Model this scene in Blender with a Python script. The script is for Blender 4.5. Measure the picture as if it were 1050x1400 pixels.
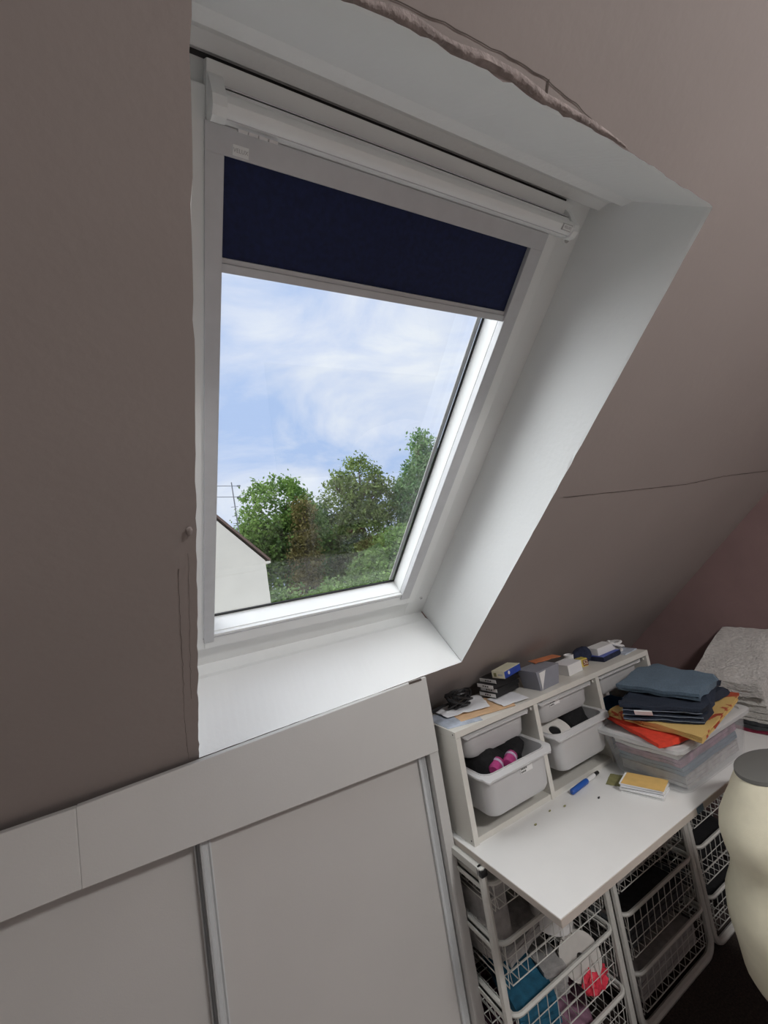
import bpy, bmesh, math, random
from mathutils import Vector, Matrix, noise
import numpy as np

for o in list(bpy.data.objects): bpy.data.objects.remove(o)
SC = bpy.context.scene
COL = SC.collection
rnd = random.Random(7)

# ------------------------------------------------------------------ camera
cd = bpy.data.cameras.new('camera'); cam = bpy.data.objects.new('camera', cd); COL.objects.link(cam)
cd.sensor_fit = 'VERTICAL'; cd.sensor_height = 36.0; cd.sensor_width = 27.0
cd.lens = 589.2 / 1400 * 36.0
cd.clip_start = 0.01; cd.clip_end = 500
RT = (0.86728, -0.46901, -0.16690); FW = (0.48999, 0.86346, 0.11977); UP = (0.08794, -0.18566, 0.97867)
cam.matrix_world = Matrix(((RT[0], UP[0], -FW[0], 0), (RT[1], UP[1], -FW[1], 0), (RT[2], UP[2], -FW[2], 1.562), (0, 0, 0, 1)))
SC.camera = cam

# ------------------------------------------------------------------ sky, sun, exposure
SC.view_settings.view_transform = 'Standard'; SC.view_settings.look = 'None'
SC.view_settings.gamma = 1.0; SC.view_settings.use_curve_mapping = False
SC.view_settings.exposure = 0.44
W = bpy.data.worlds.new('sky'); SC.world = W; W.use_nodes = True
nt = W.node_tree; nt.nodes.clear()
def N(nt, t, **k):
    n = nt.nodes.new(t)
    for a, b in k.items(): setattr(n, a, b)
    return n
out = N(nt, 'ShaderNodeOutputWorld'); bg = N(nt, 'ShaderNodeBackground')
tc = N(nt, 'ShaderNodeTexCoord'); mp = N(nt, 'ShaderNodeMapping')
mp.inputs['Scale'].default_value = (2.0, 2.0, 4.6); mp.inputs['Rotation'].default_value = (0.1, 0.12, 0.3)
nz = N(nt, 'ShaderNodeTexNoise'); nz.inputs['Scale'].default_value = 1.5; nz.inputs['Detail'].default_value = 9; nz.inputs['Roughness'].default_value = 0.58
nz.inputs['Distortion'].default_value = 0.5
cr = N(nt, 'ShaderNodeValToRGB')
cr.color_ramp.elements[0].position = 0.37; cr.color_ramp.elements[0].color = (0.42, 0.55, 0.83, 1)
cr.color_ramp.elements[1].position = 0.67; cr.color_ramp.elements[1].color = (0.78, 0.82, 0.90, 1)
e = cr.color_ramp.elements.new(0.53); e.color = (0.63, 0.70, 0.87, 1)
nt.links.new(tc.outputs['Generated'], mp.inputs['Vector']); nt.links.new(mp.outputs['Vector'], nz.inputs['Vector'])
nt.links.new(nz.outputs['Fac'], cr.inputs['Fac']); nt.links.new(cr.outputs['Color'], bg.inputs['Color'])
bg.inputs['Strength'].default_value = 0.85
nt.links.new(bg.outputs['Background'], out.inputs['Surface'])
# hazy high sun behind thin cloud
sd = bpy.data.lights.new('hazy_sun', 'SUN'); sd.energy = 5.0; sd.angle = math.radians(110); sd.color = (1.0, 0.98, 0.95)
sun = bpy.data.objects.new('hazy_sun', sd); COL.objects.link(sun)
to_sun = Vector((-0.72, 0.20, 0.64)).normalized()
sun.rotation_euler = to_sun.to_track_quat('Z', 'Y').to_euler()

# ------------------------------------------------------------------ materials
def mat(name, col, rough=0.6, var=0.0, scale=20.0, bump=0.0, bscale=200.0, metal=0.0, spec=0.5, alpha=1.0, trans=0.0, coord='Object', sheen=0.0, stretch=None):
    m = bpy.data.materials.new(name); m.use_nodes = True
    t = m.node_tree; b = t.nodes['Principled BSDF']
    b.inputs['Base Color'].default_value = (*col, 1); b.inputs['Roughness'].default_value = rough
    b.inputs['Metallic'].default_value = metal; b.inputs['Specular IOR Level'].default_value = spec
    b.inputs['Alpha'].default_value = alpha; b.inputs['Transmission Weight'].default_value = trans
    if sheen: b.inputs['Sheen Weight'].default_value = sheen
    c = N(t, 'ShaderNodeTexCoord'); v = c.outputs[coord]
    if stretch:
        q = N(t, 'ShaderNodeMapping'); q.inputs['Scale'].default_value = stretch
        t.links.new(v, q.inputs['Vector']); v = q.outputs['Vector']
    if var > 0:
        n = N(t, 'ShaderNodeTexNoise'); n.inputs['Scale'].default_value = scale; n.inputs['Detail'].default_value = 5
        r = N(t, 'ShaderNodeValToRGB')
        r.color_ramp.elements[0].position = 0.3; r.color_ramp.elements[1].position = 0.7
        r.color_ramp.elements[0].color = (*[max(0, x * (1 - var)) for x in col], 1)
        r.color_ramp.elements[1].color = (*[min(1, x * (1 + var)) for x in col], 1)
        t.links.new(v, n.inputs['Vector']); t.links.new(n.outputs['Fac'], r.inputs['Fac']); t.links.new(r.outputs['Color'], b.inputs['Base Color'])
    if bump > 0:
        n2 = N(t, 'ShaderNodeTexNoise'); n2.inputs['Scale'].default_value = bscale; n2.inputs['Detail'].default_value = 4
        bp = N(t, 'ShaderNodeBump'); bp.inputs['Strength'].default_value = bump; bp.inputs['Distance'].default_value = 0.01
        t.links.new(v, n2.inputs['Vector']); t.links.new(n2.outputs['Fac'], bp.inputs['Height']); t.links.new(bp.outputs['Normal'], b.inputs['Normal'])
    return m

M = {}
M['ceil'] = mat('painted_plaster_slope', (0.33, 0.29, 0.272), 0.8, 0.03, 3, 0.05, 60)
M['chip'] = mat('bare_plaster_edge', (0.29, 0.245, 0.23), 0.9, 0.25, 60, 0.5, 120)
M['crack'] = mat('crack_shadow', (0.10, 0.08, 0.07), 0.95)
M['reveal'] = mat('reveal_white_paint', (0.88, 0.90, 0.895), 0.6, 0.015, 6, 0.08, 90)
M['gable'] = mat('mauve_wall_paint', (0.25, 0.165, 0.16), 0.85, 0.06, 8, 0.15, 120)
M['wall'] = mat('off_white_wall_paint', (0.55, 0.52, 0.50), 0.85, 0.03, 5)
M['floor'] = mat('warm_wood_floor', (0.56, 0.51, 0.475), 0.6, 0.15, 6, 0.1, 40, stretch=(1, 12, 1))
M['rug'] = mat('dark_brown_rug', (0.05, 0.038, 0.033), 0.95, 0.45, 160, 0.6, 500)
M['upvc'] = mat('white_lacquered_window', (0.88, 0.90, 0.89), 0.35, 0.01, 10)
M['alu'] = mat('silver_blind_channel', (0.60, 0.61, 0.625), 0.45, 0.03, 40, metal=0.15)
M['navy'] = mat('navy_blackout_fabric', (0.010, 0.018, 0.068), 0.85, 0.2, 120, 0.1, 900)
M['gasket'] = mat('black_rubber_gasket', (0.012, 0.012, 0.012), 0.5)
M['door'] = mat('pale_grey_door_board', (0.56, 0.55, 0.53), 0.55, 0.02, 4, 0.03, 300)
M['fascia'] = mat('pale_grey_fascia_board', (0.58, 0.575, 0.555), 0.55, 0.02, 5, 0.03, 200)
M['stile'] = mat('grey_aluminium_stile', (0.62, 0.645, 0.65), 0.38, 0.02, 30, metal=0.12)
M['lam'] = mat('white_laminate', (0.80, 0.80, 0.78), 0.38, 0.015, 12)
M['lam2'] = mat('cream_white_laminate', (0.68, 0.665, 0.61), 0.42, 0.02, 12)
M['edge'] = mat('beige_edge_band', (0.52, 0.47, 0.42), 0.5, 0.05, 20)
M['frame'] = mat('white_enamel_tube', (0.62, 0.62, 0.58), 0.4, 0.03, 30)
M['binp'] = mat('frosted_white_plastic', (0.66, 0.66, 0.66), 0.32, 0.02, 15, alpha=0.80)
M['clear'] = mat('clear_plastic', (0.86, 0.88, 0.90), 0.10, alpha=0.15)
M['lid'] = mat('clear_plastic_rim', (0.86, 0.88, 0.88), 0.2, alpha=0.45)
M['black'] = mat('black_cloth', (0.005, 0.005, 0.006), 0.9, 0.4, 60, 0.3, 200)
M['blackp'] = mat('black_plastic', (0.012, 0.012, 0.013), 0.35)
M['white'] = mat('white_card', (0.78, 0.78, 0.77), 0.6, 0.02, 30)
M['paper'] = mat('white_paper', (0.80, 0.81, 0.83), 0.7, 0.03, 25)
M['bluepaper'] = mat('pale_blue_grey_print', (0.45, 0.50, 0.58), 0.6, 0.35, 25)
M['kraft'] = mat('tan_envelope_paper', (0.66, 0.44, 0.26), 0.75, 0.12, 30)
M['blue'] = mat('royal_blue_print', (0.03, 0.07, 0.36), 0.4, 0.2, 60)
M['cream'] = mat('cream_print', (0.74, 0.72, 0.55), 0.5, 0.05, 40)
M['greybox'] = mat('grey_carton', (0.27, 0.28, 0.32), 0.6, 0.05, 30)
M['orange'] = mat('orange_paper', (0.62, 0.22, 0.10), 0.6, 0.1, 30)
M['navycloth'] = mat('navy_cloth', (0.016, 0.022, 0.05), 0.9, 0.3, 50, 0.3, 200)
M['yellow'] = mat('yellow_tin_print', (0.62, 0.50, 0.10), 0.4, 0.2, 90)
M['tinred'] = mat('brown_red_print', (0.20, 0.05, 0.03), 0.5)
M['jean'] = mat('dark_denim', (0.020, 0.030, 0.052), 0.9, 0.35, 300, 0.4, 900)
M['stitch'] = mat('pale_denim_stitching', (0.20, 0.24, 0.30), 0.8, 0.2, 200)
M['slate'] = mat('slate_blue_cotton', (0.13, 0.19, 0.25), 0.9, 0.15, 200, 0.3, 700)
M['turq'] = mat('bright_blue_cotton', (0.01, 0.10, 0.26), 0.85, 0.2, 80)
M['red'] = mat('red_cotton', (0.72, 0.055, 0.025), 0.85, 0.12, 60, 0.2, 400)
M['towel'] = mat('grey_white_terry', (0.72, 0.70, 0.67), 0.95, 0.16, 130, 1.0, 260, stretch=(1, 0.35, 1))
M['towel2'] = mat('smooth_white_terry', (0.66, 0.65, 0.61), 0.95, 0.1, 90, 0.6, 300)
M['maroon'] = mat('maroon_cloth', (0.22, 0.02, 0.05), 0.9, 0.2, 60)
M['darkgrey'] = mat('charcoal_cloth', (0.05, 0.055, 0.06), 0.9, 0.3, 60)
M['form'] = mat('cream_jersey', (0.72, 0.68, 0.52), 0.8, 0.03, 40, 0.15, 800)
M['cap'] = mat('grey_form_cap', (0.15, 0.15, 0.14), 0.6)
M['pink'] = mat('magenta_plastic', (0.40, 0.05, 0.19), 0.35, 0.1, 40)
M['lilac'] = mat('lilac_band', (0.50, 0.40, 0.52), 0.4)
M['pen'] = mat('blue_pen_plastic', (0.02, 0.10, 0.42), 0.35)
M['olive'] = mat('olive_green_card', (0.24, 0.23, 0.10), 0.7, 0.15, 60)
M['ochre'] = mat('ochre_note_paper', (0.72, 0.47, 0.16), 0.7, 0.08, 30)
M['teal'] = mat('teal_cloth', (0.02, 0.13, 0.22), 0.9, 0.25, 50, 0.3, 300)
M['hotred'] = mat('coral_net', (0.80, 0.05, 0.09), 0.6, 0.25, 80)
M['reel'] = mat('cream_card_reel', (0.66, 0.64, 0.60), 0.6, 0.05, 40)
M['greycloth'] = mat('pale_grey_cloth', (0.40, 0.39, 0.38), 0.9, 0.2, 40, 0.3, 200)
M['purple'] = mat('mauve_cloth', (0.26, 0.14, 0.20), 0.9, 0.4, 40, 0.3, 200)
M['ink'] = mat('black_print', (0.03, 0.03, 0.03), 0.6)
M['greyink'] = mat('pale_grey_print', (0.48, 0.48, 0.48), 0.6)
M['render'] = mat('cream_house_render', (0.58, 0.545, 0.465), 0.9, 0.03, 1.5)
M['tiles'] = mat('brown_roof_tiles', (0.12, 0.075, 0.06), 0.85, 0.2, 8)
M['mast'] = mat('weathered_aluminium', (0.22, 0.23, 0.25), 0.5, metal=0.3)
M['bark'] = mat('brown_bark', (0.10, 0.075, 0.05), 0.95, 0.3, 12)
M['grass'] = mat('rough_grass', (0.10, 0.17, 0.05), 0.95, 0.35, 3)
M['shade'] = mat('frosted_fill_lamp_bowl', (0.85, 0.84, 0.80), 0.4)

def leafmat(name, a, b):
    m = bpy.data.materials.new(name); m.use_nodes = True; t = m.node_tree
    bs = t.nodes['Principled BSDF']; bs.inputs['Roughness'].default_value = 0.7; bs.inputs['Specular IOR Level'].default_value = 0.2
    c = N(t, 'ShaderNodeTexCoord'); n = N(t, 'ShaderNodeTexNoise'); n.inputs['Scale'].default_value = 1.6; n.inputs['Detail'].default_value = 6
    r = N(t, 'ShaderNodeValToRGB'); r.color_ramp.elements[0].position = .35; r.color_ramp.elements[1].position = .65
    r.color_ramp.elements[0].color = (*a, 1); r.color_ramp.elements[1].color = (*b, 1)
    t.links.new(c.outputs['Object'], n.inputs['Vector']); t.links.new(n.outputs['Fac'], r.inputs['Fac']); t.links.new(r.outputs['Color'], bs.inputs['Base Color'])
    tr = N(t, 'ShaderNodeBsdfTranslucent'); mx = N(t, 'ShaderNodeMixShader'); mx.inputs[0].default_value = 0.3
    t.links.new(r.outputs['Color'], tr.inputs['Color']); o = t.nodes['Material Output']
    t.links.new(bs.outputs[0], mx.inputs[1]); t.links.new(tr.outputs[0], mx.inputs[2]); t.links.new(mx.outputs[0], o.inputs['Surface'])
    return m
M['leafA'] = leafmat('chestnut_leaves', (0.06, 0.13, 0.03), (0.20, 0.32, 0.075))
M['leafB'] = leafmat('olive_leaves', (0.09, 0.14, 0.04), (0.24, 0.31, 0.10))
M['leafC'] = leafmat('ivy_brown_leaves', (0.10, 0.09, 0.03), (0.22, 0.19, 0.07))
M['leafD'] = leafmat('blue_green_leaves', (0.07, 0.15, 0.06), (0.20, 0.31, 0.13))
M['leafE'] = leafmat('fresh_green_leaves', (0.10, 0.19, 0.05), (0.25, 0.38, 0.12))

gm = bpy.data.materials.new('window_glass'); gm.use_nodes = True; t = gm.node_tree; t.nodes.clear()
o_ = N(t, 'ShaderNodeOutputMaterial'); mx = N(t, 'ShaderNodeMixShader'); ta = N(t, 'ShaderNodeBsdfTransparent'); gl = N(t, 'ShaderNodeBsdfGlossy')
ta.inputs['Color'].default_value = (0.95, 0.97, 0.96, 1); gl.inputs['Roughness'].default_value = 0.01
fr = N(t, 'ShaderNodeFresnel'); fr.inputs['IOR'].default_value = 1.5
mm = N(t, 'ShaderNodeMath', operation='MULTIPLY'); mm.inputs[1].default_value = 1.7
t.links.new(fr.outputs[0], mm.inputs[0]); t.links.new(mm.outputs[0], mx.inputs[0]); t.links.new(ta.outputs[0], mx.inputs[1]); t.links.new(gl.outputs[0], mx.inputs[2]); t.links.new(mx.outputs[0], o_.inputs['Surface'])
M['glass'] = gm

# patterned cotton: yellow ground with rust-red sprigs
pm = mat('yellow_cotton_rust_print', (0.66, 0.45, 0.16), 0.9, 0, 1, 0.2, 400)
t = pm.node_tree; c = N(t, 'ShaderNodeTexCoord'); n = N(t, 'ShaderNodeTexNoise'); n.inputs['Scale'].default_value = 11; n.inputs['Detail'].default_value = 3; n.inputs['Distortion'].default_value = 1.5
r = N(t, 'ShaderNodeValToRGB'); r.color_ramp.interpolation = 'EASE'
r.color_ramp.elements[0].position = .55; r.color_ramp.elements[0].color = (0.66, 0.45, 0.16, 1); r.color_ramp.elements[1].position = .60; r.color_ramp.elements[1].color = (0.42, 0.07, 0.03, 1)
t.links.new(c.outputs['Object'], n.inputs['Vector']); t.links.new(n.outputs['Fac'], r.inputs['Fac']); t.links.new(r.outputs['Color'], t.nodes['Principled BSDF'].inputs['Base Color'])
M['print'] = pm

# ------------------------------------------------------------------ helpers
class MB:
    def __init__(s): s.v = []; s.f = []
    def add(s, v, f):
        k = len(s.v); s.v += [tuple(x) for x in v]; s.f += [tuple(i + k for i in q) for q in f]; return s
    def box(s, c, d, rz=0.0, bev=0.0, R=None):
        bm = bmesh.new(); bmesh.ops.create_cube(bm, size=1)
        for v in bm.verts: v.co = Vector((v.co.x * d[0], v.co.y * d[1], v.co.z * d[2]))
        if bev > 0: bmesh.ops.bevel(bm, geom=bm.edges[:], offset=min(bev, min(d) * .45), segments=2, affect='EDGES', profile=.7)
        Mx = R if R is not None else Matrix.Rotation(rz, 3, 'Z')
        bm.verts.index_update()
        s.add([Mx @ v.co + Vector(c) for v in bm.verts], [[v.index for v in f.verts] for f in bm.faces]); bm.free(); return s
    def rng(s, a, b, bev=0.0): # box by two corners
        return s.box([(a[i] + b[i]) / 2 for i in range(3)], [abs(b[i] - a[i]) for i in range(3)], 0, bev)
    def loft(s, rings, cap0=True, cap1=True, closed=True):
        n = len(rings[0]); k = len(s.v); f = []
        for q in rings: s.v += [tuple(p) for p in q]
        m = n if closed else n - 1
        for a in range(len(rings) - 1):
            for i in range(m): f.append((k + a * n + i, k + a * n + (i + 1) % n, k + (a + 1) * n + (i + 1) % n, k + (a + 1) * n + i))
        if cap0: f.append(tuple(k + i for i in reversed(range(n))))
        if cap1: f.append(tuple(k + (len(rings) - 1) * n + i for i in range(n)))
        s.f += f; return s
    def tube(s, pts, r, n=6, closed=False):
        P = [Vector(p) for p in pts]; rings = []; L = len(P); prev = None
        for i, p in enumerate(P):
            a = P[(i - 1) % L] if (closed or i) else p; b = P[(i + 1) % L] if (closed or i < L - 1) else p
            d = (b - a).normalized()
            if prev is None:
                u = d.orthogonal().normalized()
            else:
                u = (prev - d * prev.dot(d)); u = u.normalized() if u.length > 1e-6 else d.orthogonal().normalized()
            prev = u; w = d.cross(u)
            rr = r[i] if isinstance(r, (list, tuple)) else r
            rings.append([p + (u * math.cos(2 * math.pi * j / n) + w * math.sin(2 * math.pi * j / n)) * rr for j in range(n)])
        if closed: rings.append(rings[0])
        return s.loft(rings, not closed, not closed)
    def map(s, fn): s.v = [tuple(fn(*p)) for p in s.v]; return s
    def build(s, name, m, parent=None, smooth=False, kind=None, label=None):
        me = bpy.data.meshes.new(name); me.from_pydata(s.v, [], s.f); me.validate(); me.update()
        bm = bmesh.new(); bm.from_mesh(me); bmesh.ops.recalc_face_normals(bm, faces=bm.faces[:]); bm.to_mesh(me); bm.free()
        me.materials.append(M[m] if isinstance(m, str) else m)
        if smooth:
            for p in me.polygons: p.use_smooth = True
            me.set_sharp_from_angle(angle=math.radians(40))
        o = bpy.data.objects.new(name, me); COL.objects.link(o)
        if parent is not None:
            o.parent = parent; o.matrix_parent_inverse = parent.matrix_world.inverted() if parent.type == 'EMPTY' and False else Matrix.Identity(4)
            if parent.get('_loc') is not None: o.location = -Vector(parent['_loc'])
        if kind: o['kind'] = kind
        if label: o['label'] = label
        return o
def thing(name, label, cat, loc=(0, 0, 0), group=None, kind=None):
    o = bpy.data.objects.new(name, None); COL.objects.link(o); o.location = loc; o.empty_display_size = .05
    o['_loc'] = list(loc)
    if kind: o['kind'] = kind
    if label: o['label'] = label
    if cat: o['category'] = cat
    if group: o['group'] = group
    return o
def tag(o, label, cat, group=None):
    o['label'] = label; o['category'] = cat
    if group: o['group'] = group
    return o
def rrect(w, d, r, n=4):
    p = []
    for (sx, sy, a0) in ((1, 1, 0), (-1, 1, 90), (-1, -1, 180), (1, -1, 270)):
        for i in range(n + 1):
            a = math.radians(a0 + 90 * i / n); p.append((sx * (w / 2 - r) + r * math.cos(a), sy * (d / 2 - r) + r * math.sin(a)))
    return p
def ring(p, c, z, rz=0):
    co, si = math.cos(rz), math.sin(rz)
    return [(c[0] + x * co - y * si, c[1] + x * si + y * co, z) for x, y in p]
def nz3(x, y, z): return noise.noise(Vector((x, y, z)))
def blob(c, d, seed, amp=.25, fr=1.6, sub=3):
    bm = bmesh.new(); bmesh.ops.create_icosphere(bm, subdivisions=sub, radius=1.0); bm.verts.index_update()
    b = MB(); v = []
    for q in bm.verts:
        p = q.co.copy(); k = 1 + amp * (nz3(p.x * fr + seed, p.y * fr, p.z * fr) + .5 * nz3(p.x * fr * 3, p.y * fr * 3 + seed, p.z * fr * 3))
        pz = p.z * k
        if pz < -.6: pz = -.6 - (pz + .6) * .0
        v.append((c[0] + p.x * k * d[0] / 2, c[1] + p.y * k * d[1] / 2, c[2] + pz * d[2] / 2))
    b.add(v, [[w.index for w in f.verts] for f in bm.faces]); bm.free(); return b
def folded(quad, z0, layers, t, seed, jit=.012, wav=.006, nu=10, nv=14, tilt=None, gap=0.002, ramp=False):
    """cloth folded in layers: serpentine section along u, extruded along v over a quad footprint (u0v0,u1v0,u1v1,u0v1)"""
    Q = [Vector((*q, 0)) for q in quad]; rr = random.Random(seed)
    sec = []
    for L in range(layers):
        za = z0 + L * (t + gap); j0, j1 = rr.uniform(0, jit * 2), rr.uniform(0, jit * 2)
        us = [i / nu for i in range(nu + 1)]
        if L % 2: us.reverse()
        for u in us: sec.append([u, za + t / 2, j0 + (j1 - j0) * u])
    n = len(sec); top = []; bot = []
    for i, (u, z, j) in enumerate(sec):
        top.append((u, z)); 
    # ribbon normals in the u-z section
    b = MB(); rings = []
    size = ((Q[1] - Q[0]).length + (Q[2] - Q[3]).length) / 2
    for kv in range(nv + 1):
        v = kv / nv; rg_a = []; rg_b = []
        for i, (u, z, j) in enumerate(sec):
            a = sec[max(0, i - 1)]; c = sec[min(n - 1, i + 1)]
            du, dz = (c[0] - a[0]) * size, c[1] - a[1]; l = math.hypot(du, dz) or 1
            nx, nzv = -dz / l, du / l
            L = i // (nu + 1)
            jj = .5 * jit * nz3(L * 3.1 + seed, v * 2.5, 0)
            vv = v + (rr.uniform(-1, 1) * 0) 
            P = Q[0].lerp(Q[1], u).lerp(Q[3].lerp(Q[2], u), v)
            cen = (Q[0] + Q[1] + Q[2] + Q[3]) / 4
            off = (P - cen); P = P + off.normalized() * (jj * 2 if off.length > 1e-5 else 0)
            w = wav * nz3(P.x * 14 + seed, P.y * 14, L * .35) + wav * .5 * nz3(P.x * 40, P.y * 40 + seed, L * .8)
            w = max(w, -.4 * gap - .0005) if L == 0 else w
            tz = tilt(P.x, P.y) * ((L + .5) / layers if ramp else 1) if tilt else 0
            ud = Vector(((Q[1] - Q[0]).x, (Q[1] - Q[0]).y, 0)).normalized()
            rg_a.append((P.x + ud.x * nx * t * .5, P.y + ud.y * nx * t * .5, z + nzv * t * .5 + w + tz))
            rg_b.append((P.x - ud.x * nx * t * .5, P.y - ud.y * nx * t * .5, z - nzv * t * .5 + w + tz))
        rings.append(rg_a + rg_b[::-1])
    return b.loft(rings)
def text(name, body, size, m, Mx, parent=None, ext=0.0003):
    cu = bpy.data.curves.new(name, 'FONT'); cu.body = body; cu.size = size; cu.align_x = 'CENTER'; cu.align_y = 'CENTER'; cu.extrude = ext; cu.resolution_u = 2
    o = bpy.data.objects.new(name, cu); COL.objects.link(o); bpy.context.view_layer.update()
    me = bpy.data.meshes.new_from_object(o.evaluated_get(bpy.context.evaluated_depsgraph_get()))
    bpy.data.objects.remove(o); me.transform(Mx); me.materials.clear(); me.materials.append(M[m])
    q = bpy.data.objects.new(name, me); COL.objects.link(q)
    if parent is not None:
        q.parent = parent
        if parent.get('_loc') is not None: q.location = -Vector(parent['_loc'])
    return q

# ------------------------------------------------------------------ roof frame
TH = 0.744; CT, ST = math.cos(TH), math.sin(TH)
def RP(x, s, d): return (x, 1.4104 - s * CT + d * ST, 1.0 + s * ST + d * CT)
def slope_y(z): return 1.4104 - (z - 1.0) / ST * CT
XL, XR = -2.4, 2.2175          # side walls
YK = 1.66                      # knee wall
ZC = 2.5                       # flat ceiling
sK = (1.4104 - YK) / CT; sC = (ZC - 1) / ST; YC = slope_y(ZC)
YB = -2.3                      # far end of flat ceiling
D0 = 0.246                     # depth of the reveal

# hole outline at the room-side face (x, s), counter-clockwise from lower left
def jl(a, b, n, amp, seed):
    res = []
    for i in range(n):
        k = i / n; x = a[0] + (b[0] - a[0]) * k; y = a[1] + (b[1] - a[1]) * k
        e = 0 if i == 0 else amp * (nz3(x * 30 + seed, y * 30, seed) + .6 * nz3(x * 110, y * 110 + seed, 0))
        dx, dy = b[0] - a[0], b[1] - a[1]; l = math.hypot(dx, dy)
        res.append((x - dy / l * e, y + dx / l * e))
    return res
eb = jl((.070, .269), (.862, .311), 40, .0022, 1.3)
er = jl((.862, .311), (.868, 1.553), 50, .0022, 4.1)
tp = [(.868, 1.553), (.783, 1.558), (.573, 1.565), (.451, 1.563), (.399, 1.567), (.327, 1.564), (.264, 1.565), (.196, 1.560), (.070, 1.553)]
et = []
for a, b in zip(tp[:-1], tp[1:]): et += jl(a, b, max(4, int(abs(a[0] - b[0]) / .012)), .0035, 8.7)
el = jl((.070, 1.553), (.070, .269), 60, .0022, 6.2)
hole = eb + er + et + el

floor = MB().rng((XL - .1, -4.2, -.05), (XR + .1, YK + .1, 0)).build('floor', 'floor', kind='structure')
tag(MB().rng((.80, -.10, 0), (2.20, 1.62, .012), .003).build('rug', 'rug'), 'dark brown rug on the floor under the desk and dress form', 'rug')
# sloped ceiling with the window opening
bm = bmesh.new()
ov = [bm.verts.new(RP(x, s, 0)) for x, s in ((XL, sK), (XR, sK), (XR, sC), (XL, sC))]
hv = [bm.verts.new(RP(x, s, 0)) for x, s in hole]
ed = [bm.edges.new((ov[i], ov[(i + 1) % 4])) for i in range(4)] + [bm.edges.new((hv[i], hv[(i + 1) % len(hv)])) for i in range(len(hv))]
bmesh.ops.triangle_fill(bm, edges=ed, use_beauty=True)
for f in bm.faces:
    if f.normal.z > 0: f.normal_flip()
me = bpy.data.meshes.new('ceiling_slope'); bm.to_mesh(me); bm.free(); me.materials.append(M['ceil'])
ceil = bpy.data.objects.new('ceiling_slope', me); COL.objects.link(ceil); ceil['kind'] = 'structure'
# outer roof deck that closes the void behind the plaster, with its own opening
b = MB()
for (x0, x1, s0, s1) in ((XL - .1, .03, sK - .2, sC + .2), (.90, XR + .1, sK - .2, sC + .2), (.03, .90, sK - .2, .25), (.03, .90, 1.60, sC + .2)):
    P = [RP(x, s, d) for d in (.20, .32) for x, s in ((x0, s0), (x1, s0), (x1, s1), (x0, s1))]
    b.add(P, [(0, 1, 2, 3), (7, 6, 5, 4), (0, 4, 5, 1), (1, 5, 6, 2), (2, 6, 7, 3), (3, 7, 4, 0)])
b.build('roof_deck', 'tiles', kind='structure')
# cracks and chipped plaster in the slope
def crack(pts, w, seed, nm='crack', m='crack', d=-.0006):
    b = MB(); V = []; Fc = []; pp = []
    for (a, c) in zip(pts[:-1], pts[1:]):
        for i in range(12): pp.append((a[0] + (c[0] - a[0]) * i / 12, a[1] + (c[1] - a[1]) * i / 12))
    pp.append(pts[-1])
    for i, (x, s) in enumerate(pp):
        q = pp[min(i + 1, len(pp) - 1)]; p0 = pp[max(i - 1, 0)]; dx, ds = q[0] - p0[0], q[1] - p0[1]; l = math.hypot(dx, ds)
        e = .0022 * nz3(x * 45 + seed, s * 45, 0); k = w * (.55 + .9 * abs(nz3(x * 25, s * 25, seed)))
        nx, ns = -ds / l, dx / l
        V += [RP(x + nx * (e + k / 2), s + ns * (e + k / 2), d), RP(x + nx * (e - k / 2), s + ns * (e - k / 2), d)]
        if i: Fc.append((2 * i - 2, 2 * i - 1, 2 * i + 1, 2 * i))
    return b.add(V, Fc).build(nm, m, ceil)
crack([(.905, .961), (1.15, .960), (1.49, .961), (1.70, .978), (2.0, .983), (2.2, .985)], .0026, 2)
crack([(.043, .90), (.0425, .775), (.0435, .63), (.042, .47), (.047, .285)], .0010, 5)
crack([(.058, .93), (.057, .72), (.0565, .53)], .0006, 9)
crack([(.20, 1.575), (.30, 1.580), (.38, 1.583), (.445, 1.583), (.50, 1.577), (.56, 1.570)], .0016, 11)
crack([(.447, 1.584), (.451, 1.567)], .003, 13)
# rough bare plaster lip along the top edge
V = []; Fc = []; n_ = 60
for i in range(n_ + 1):
    x = .13 + (.62 - .13) * i / n_; env = math.sin(math.pi * min(1, max(0, (i / n_)))) ** .5
    s0 = np.interp(x, [q[0] for q in tp[::-1]], [q[1] for q in tp[::-1]])
    for k in range(5):
        q = k / 4; h = env * (.0008 + .0028 * math.sin(math.pi * q) * (.6 + .8 * abs(nz3(x * 40, q * 3, 3)))) if 0 < k < 4 else .0003
        V.append(RP(x, s0 + .001 + env * q * (.010 + .003 * nz3(x * 18, 0, 5)), -h))
    if i:
        for k in range(4): Fc.append((5 * (i - 1) + k, 5 * (i - 1) + k + 1, 5 * i + k + 1, 5 * i + k))
MB().add(V, Fc).build('chipped_plaster', 'chip', ceil, smooth=True)
# wall bump left of the window (old filler knob)
b = blob((0, 0, 0), (.010, .016, .008), 3, .3); b.map(lambda x, y, z: RP(.060 + x, .975 + y, -z - .0015)).build('filler_lump', 'ceil', ceil, True)

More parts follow.
